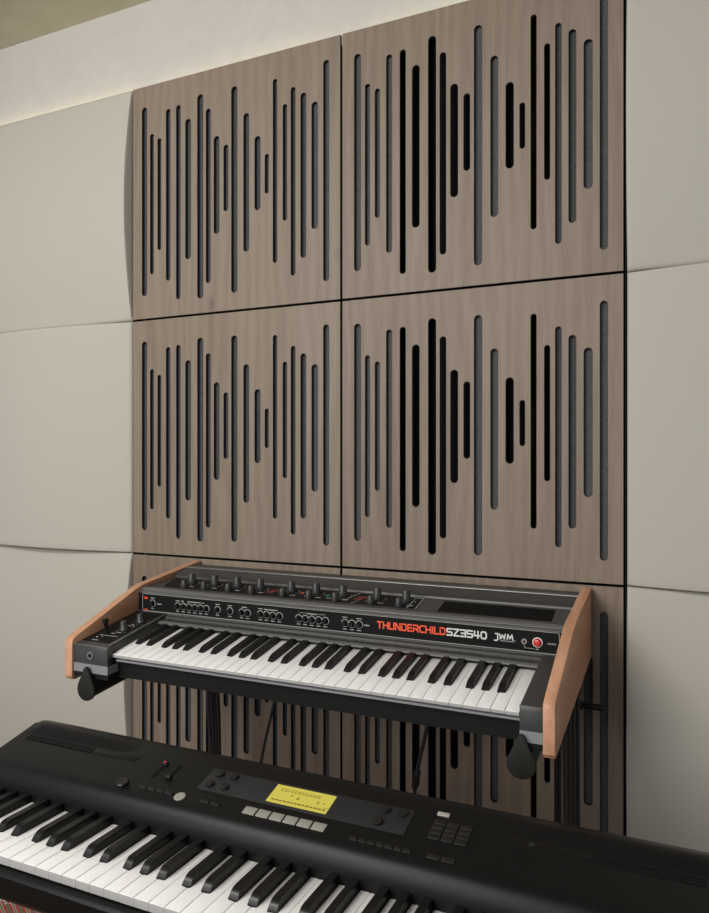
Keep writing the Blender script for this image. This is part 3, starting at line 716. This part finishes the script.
for (a, b) in ((-.8960, -.8060), (-.2060, -.1100)):
    P = [(a, .919), (b, .919), (b, .929), (a, .929)]
    finish(slab(a, b, .9180, .9295, PN, -.0002, .0007, bev=.0003), 'recess_strip', M['piano'], pia, smooth=30)
finish(lathe([(.0035, 0), (.0035, .0006)], V(-.183, .9235, PN(.9235)+.0007), pn, 14), 'headphone_mark', M['piano_panel'], pia)
# control strip, screen
finish(slab(-.6680, -.3415, .8935, .9390, PN, -.0002, .0008, bev=.0002), 'control_strip', M['piano_panel'], pia, smooth=30)
scr = finish(slab(-.5520, -.4567, .8985, .9342, PN, .0006, .0014), 'screen', M['lcd'], pia, smooth=0)
bm = bmesh.new()
x = -.546
while x < -.464:
    w = random.uniform(.0035, .0062); add_slab(bm, x, x+w, .9030, .9052, PN, .0014, .0017); x += w+.0016
for x in (-.4632, -.4600): add_slab(bm, x, x+.0014, .9070, .9085, PN, .0014, .0017)
for (x0, x1, d0) in ((-.521, -.518, .9160), (-.5100, -.5062, .9122), (-.5090, -.5070, .9150), (-.478, -.4755, .9128), (-.4770, -.4755, .9155), (-.468, -.466, .9140)): add_slab(bm, x0, x1, d0, d0+.002, PN, .0014, .0017)
x = -.541
for w in (.0045, .0040, .0010, .0016, .0040, .0030, .0010, .0038, .0038, .0030, .0014, .0036, .0022, .0034, .0034):
    if w > .002:
        add_slab(bm, x, x+w, .9230, .9236, PN, .0014, .0017); add_slab(bm, x, x+.0008, .9230, .9275, PN, .0014, .0017); add_slab(bm, x, x+w, .9270, .9276, PN, .0014, .0017)
    else: add_slab(bm, x, x+.0007, .9230, .9265, PN, .0014, .0017)
    x += w+.0014
finish(bm, 'screen_print', M['lcd_ink'], scr, smooth=0)
for (x, d) in ((-.6500, .9285), (-.6245, .9290), (-.6520, .9050), (-.6262, .9055), (-.3800, .9285), (-.3545, .9285), (-.3815, .9045)):
    finish(lathe([(.0066, 0), (.0066, .0035), (.0060, .0046), (.001, .0048)], V(x, d, PN(d)+.0007), pn, 22), 'round_button', M['btn_black'], pia)
for k in range(6):
    x = -.5722+k*.02165; finish(slab(x, x+.0192, .8682, .8812, PN, -.0002, .0018, bev=.0006), 'soft_button', M['btn_grey'], pia, smooth=30)
def buttons(x0, x1, n, d0, d1, nm='push_button', mat='btn_black', g=.0016):
    w = (x1-x0-g*(n-1))/n
    for k in range(n): finish(slab(x0+k*(w+g), x0+k*(w+g)+w, d0, d1, PN, -.0002, .0021, bev=.0006), nm, M[mat], pia, smooth=30)
buttons(-.7560, -.6950, 4, .8690, .8745)
buttons(-.6440, -.6120, 2, .8690, .8745)
buttons(-.4060, -.3220, 7, .8660, .8720)
buttons(-.3010, -.2650, 2, .8660, .8725)
for r_ in range(4): buttons(-.3105, -.2590, 3, .8975+r_*.0088, .8975+r_*.0088+.0068, 'keypad_button')
finish(slab(-.3110, -.2945, .9400, .9460, PN, -.0002, .0020, bev=.0005), 'white_button', M['btn_lite'], pia, smooth=30)
finish(lathe([(.0086, 0), (.0086, .0010), (.0078, .0016), (.001, .0017)], V(-.6807, .8710, PN(.871)+.0002), pn, 28), 'round_badge', M['btn_grey'], pia)
finish(lathe([(.0098, -.001), (.0098, .0040), (.0086, .0052), (.0050, .0056), (.001, .0046)], V(-.7870, .8700, PN(.870)), pn, 28), 'volume_knob', M['btn_black'], pia)
for (x, led, dc) in ((-.7520, .9255, .9050), (-.7255, None, .9010)):
    s_ = finish(slab(x-.0036, x+.0036, .8955, .9300, PN, -.0002, .0005), 'slider_slot', M['void'], pia, smooth=0)
    c_ = slab(x-.0050, x+.0050, dc-.0040, dc+.0030, PN, .0004, .0055, bev=.0012) if led is None else slab(x-.0050, x+.0050, .9225, .9295, PN, .0004, .0045, bev=.0012)
    finish(c_, 'slider_cap', M['btn_black'], s_, smooth=30)
finish(lathe([(.0014, 0), (.0012, .0008), (.0004, .001)], V(-.7520, .9260, PN(.926)+.0045), pn, 12), 'slider_lamp', M['led'], pia)

# ------------------------------------------------------------------ stand under the stage piano
ps = empty('piano_stand', V(-.5155, .85, FL), 'black steel table stand under the stage piano', 'keyboard stand')
for x in (-.960, -.085):
    finish(box(x-.022, x+.022, .725, .985, -.6300, -.6065, .004), 'top_bar', M['matte'], ps, smooth=30)
    for d in (.745, .960):
        finish(box(x-.018, x+.018, d-.018, d+.018, FL+.03, -.6300, .004), 'leg', M['matte'], ps, smooth=30)
    finish(box(x-.022, x+.022, .60, 1.10, FL+.012, FL+.030, .004), 'foot', M['matte'], ps, smooth=30)
finish(box(-.938, -.107, .930, .955, -.70, -.66, .003), 'cross_brace', M['matte'], ps, smooth=30)

rg = tag(finish(box(-2.35, -.30, .98, 1.60, FL, FL+.008, .002), 'rug', M['rug'], smooth=0), 'red, white and green patterned rug on the floor below the stage piano', 'rug')
# led strip hidden behind the top edge of the panels
ls = tag(finish(box(-2.06, .50, PD+.036, PD+.046, PZ0-.024, PZ0-.018), 'led_strip', plain('led strip', (.8, .75, .5), .5, emit=(1, .86, .45), es=1), smooth=0), 'thin warm led strip hidden behind the top edge of the wall panels', 'light')

# ------------------------------------------------------------------ lights
def area(name, loc, rot, sx, sy, power, col=(1, 1, 1), spread=PI):
    l = bpy.data.lights.new(name, 'AREA'); l.shape = 'RECTANGLE'; l.size = sx; l.size_y = sy; l.energy = power; l.color = col; l.spread = spread
    o = bpy.data.objects.new(name, l); COL.objects.link(o); o.location = loc; o.rotation_euler = rot; return o
def look(o, tgt): o.rotation_euler = (Vector(tgt)-o.location).to_track_quat('-Z', 'Y').to_euler()
L = area('cove_light', V(-.78, PD+.043, PZ0-.016), (PI, 0, 0), 2.55, .010, 1.7, (1, .86, .50))
L = area('ceiling_lamp', V(-1.35, -.45, CEIL-.03), (0, 0, 0), 1.3, .8, 71, (1, .98, .94)); look(L, V(-.8, .9, -.4))
L = area('room_fill', V(-1.3, -1.7, .60), (0, 0, 0), 2.2, 1.2, 44, (1, .98, .95)); look(L, V(-.8, 1.6, .25))
w = bpy.data.worlds.new('World'); sc.world = w; w.use_nodes = True
bg = w.node_tree.nodes['Background']; bg.inputs[0].default_value = (.95, .96, 1, 1); bg.inputs[1].default_value = .40

# ------------------------------------------------------------------ camera
cam = bpy.data.cameras.new('camera'); co = bpy.data.objects.new('camera', cam); COL.objects.link(co)
co.location = (0, 0, EYE); co.rotation_euler = (PI/2, 0, .430924)
cam.sensor_fit = 'HORIZONTAL'; cam.sensor_width = 36; cam.lens = 36*737.84/709
cam.shift_y = (459.68-456.5)/709; cam.clip_start = .02
sc.camera = co
sc.view_settings.view_transform = 'Standard'; sc.view_settings.look = 'None'
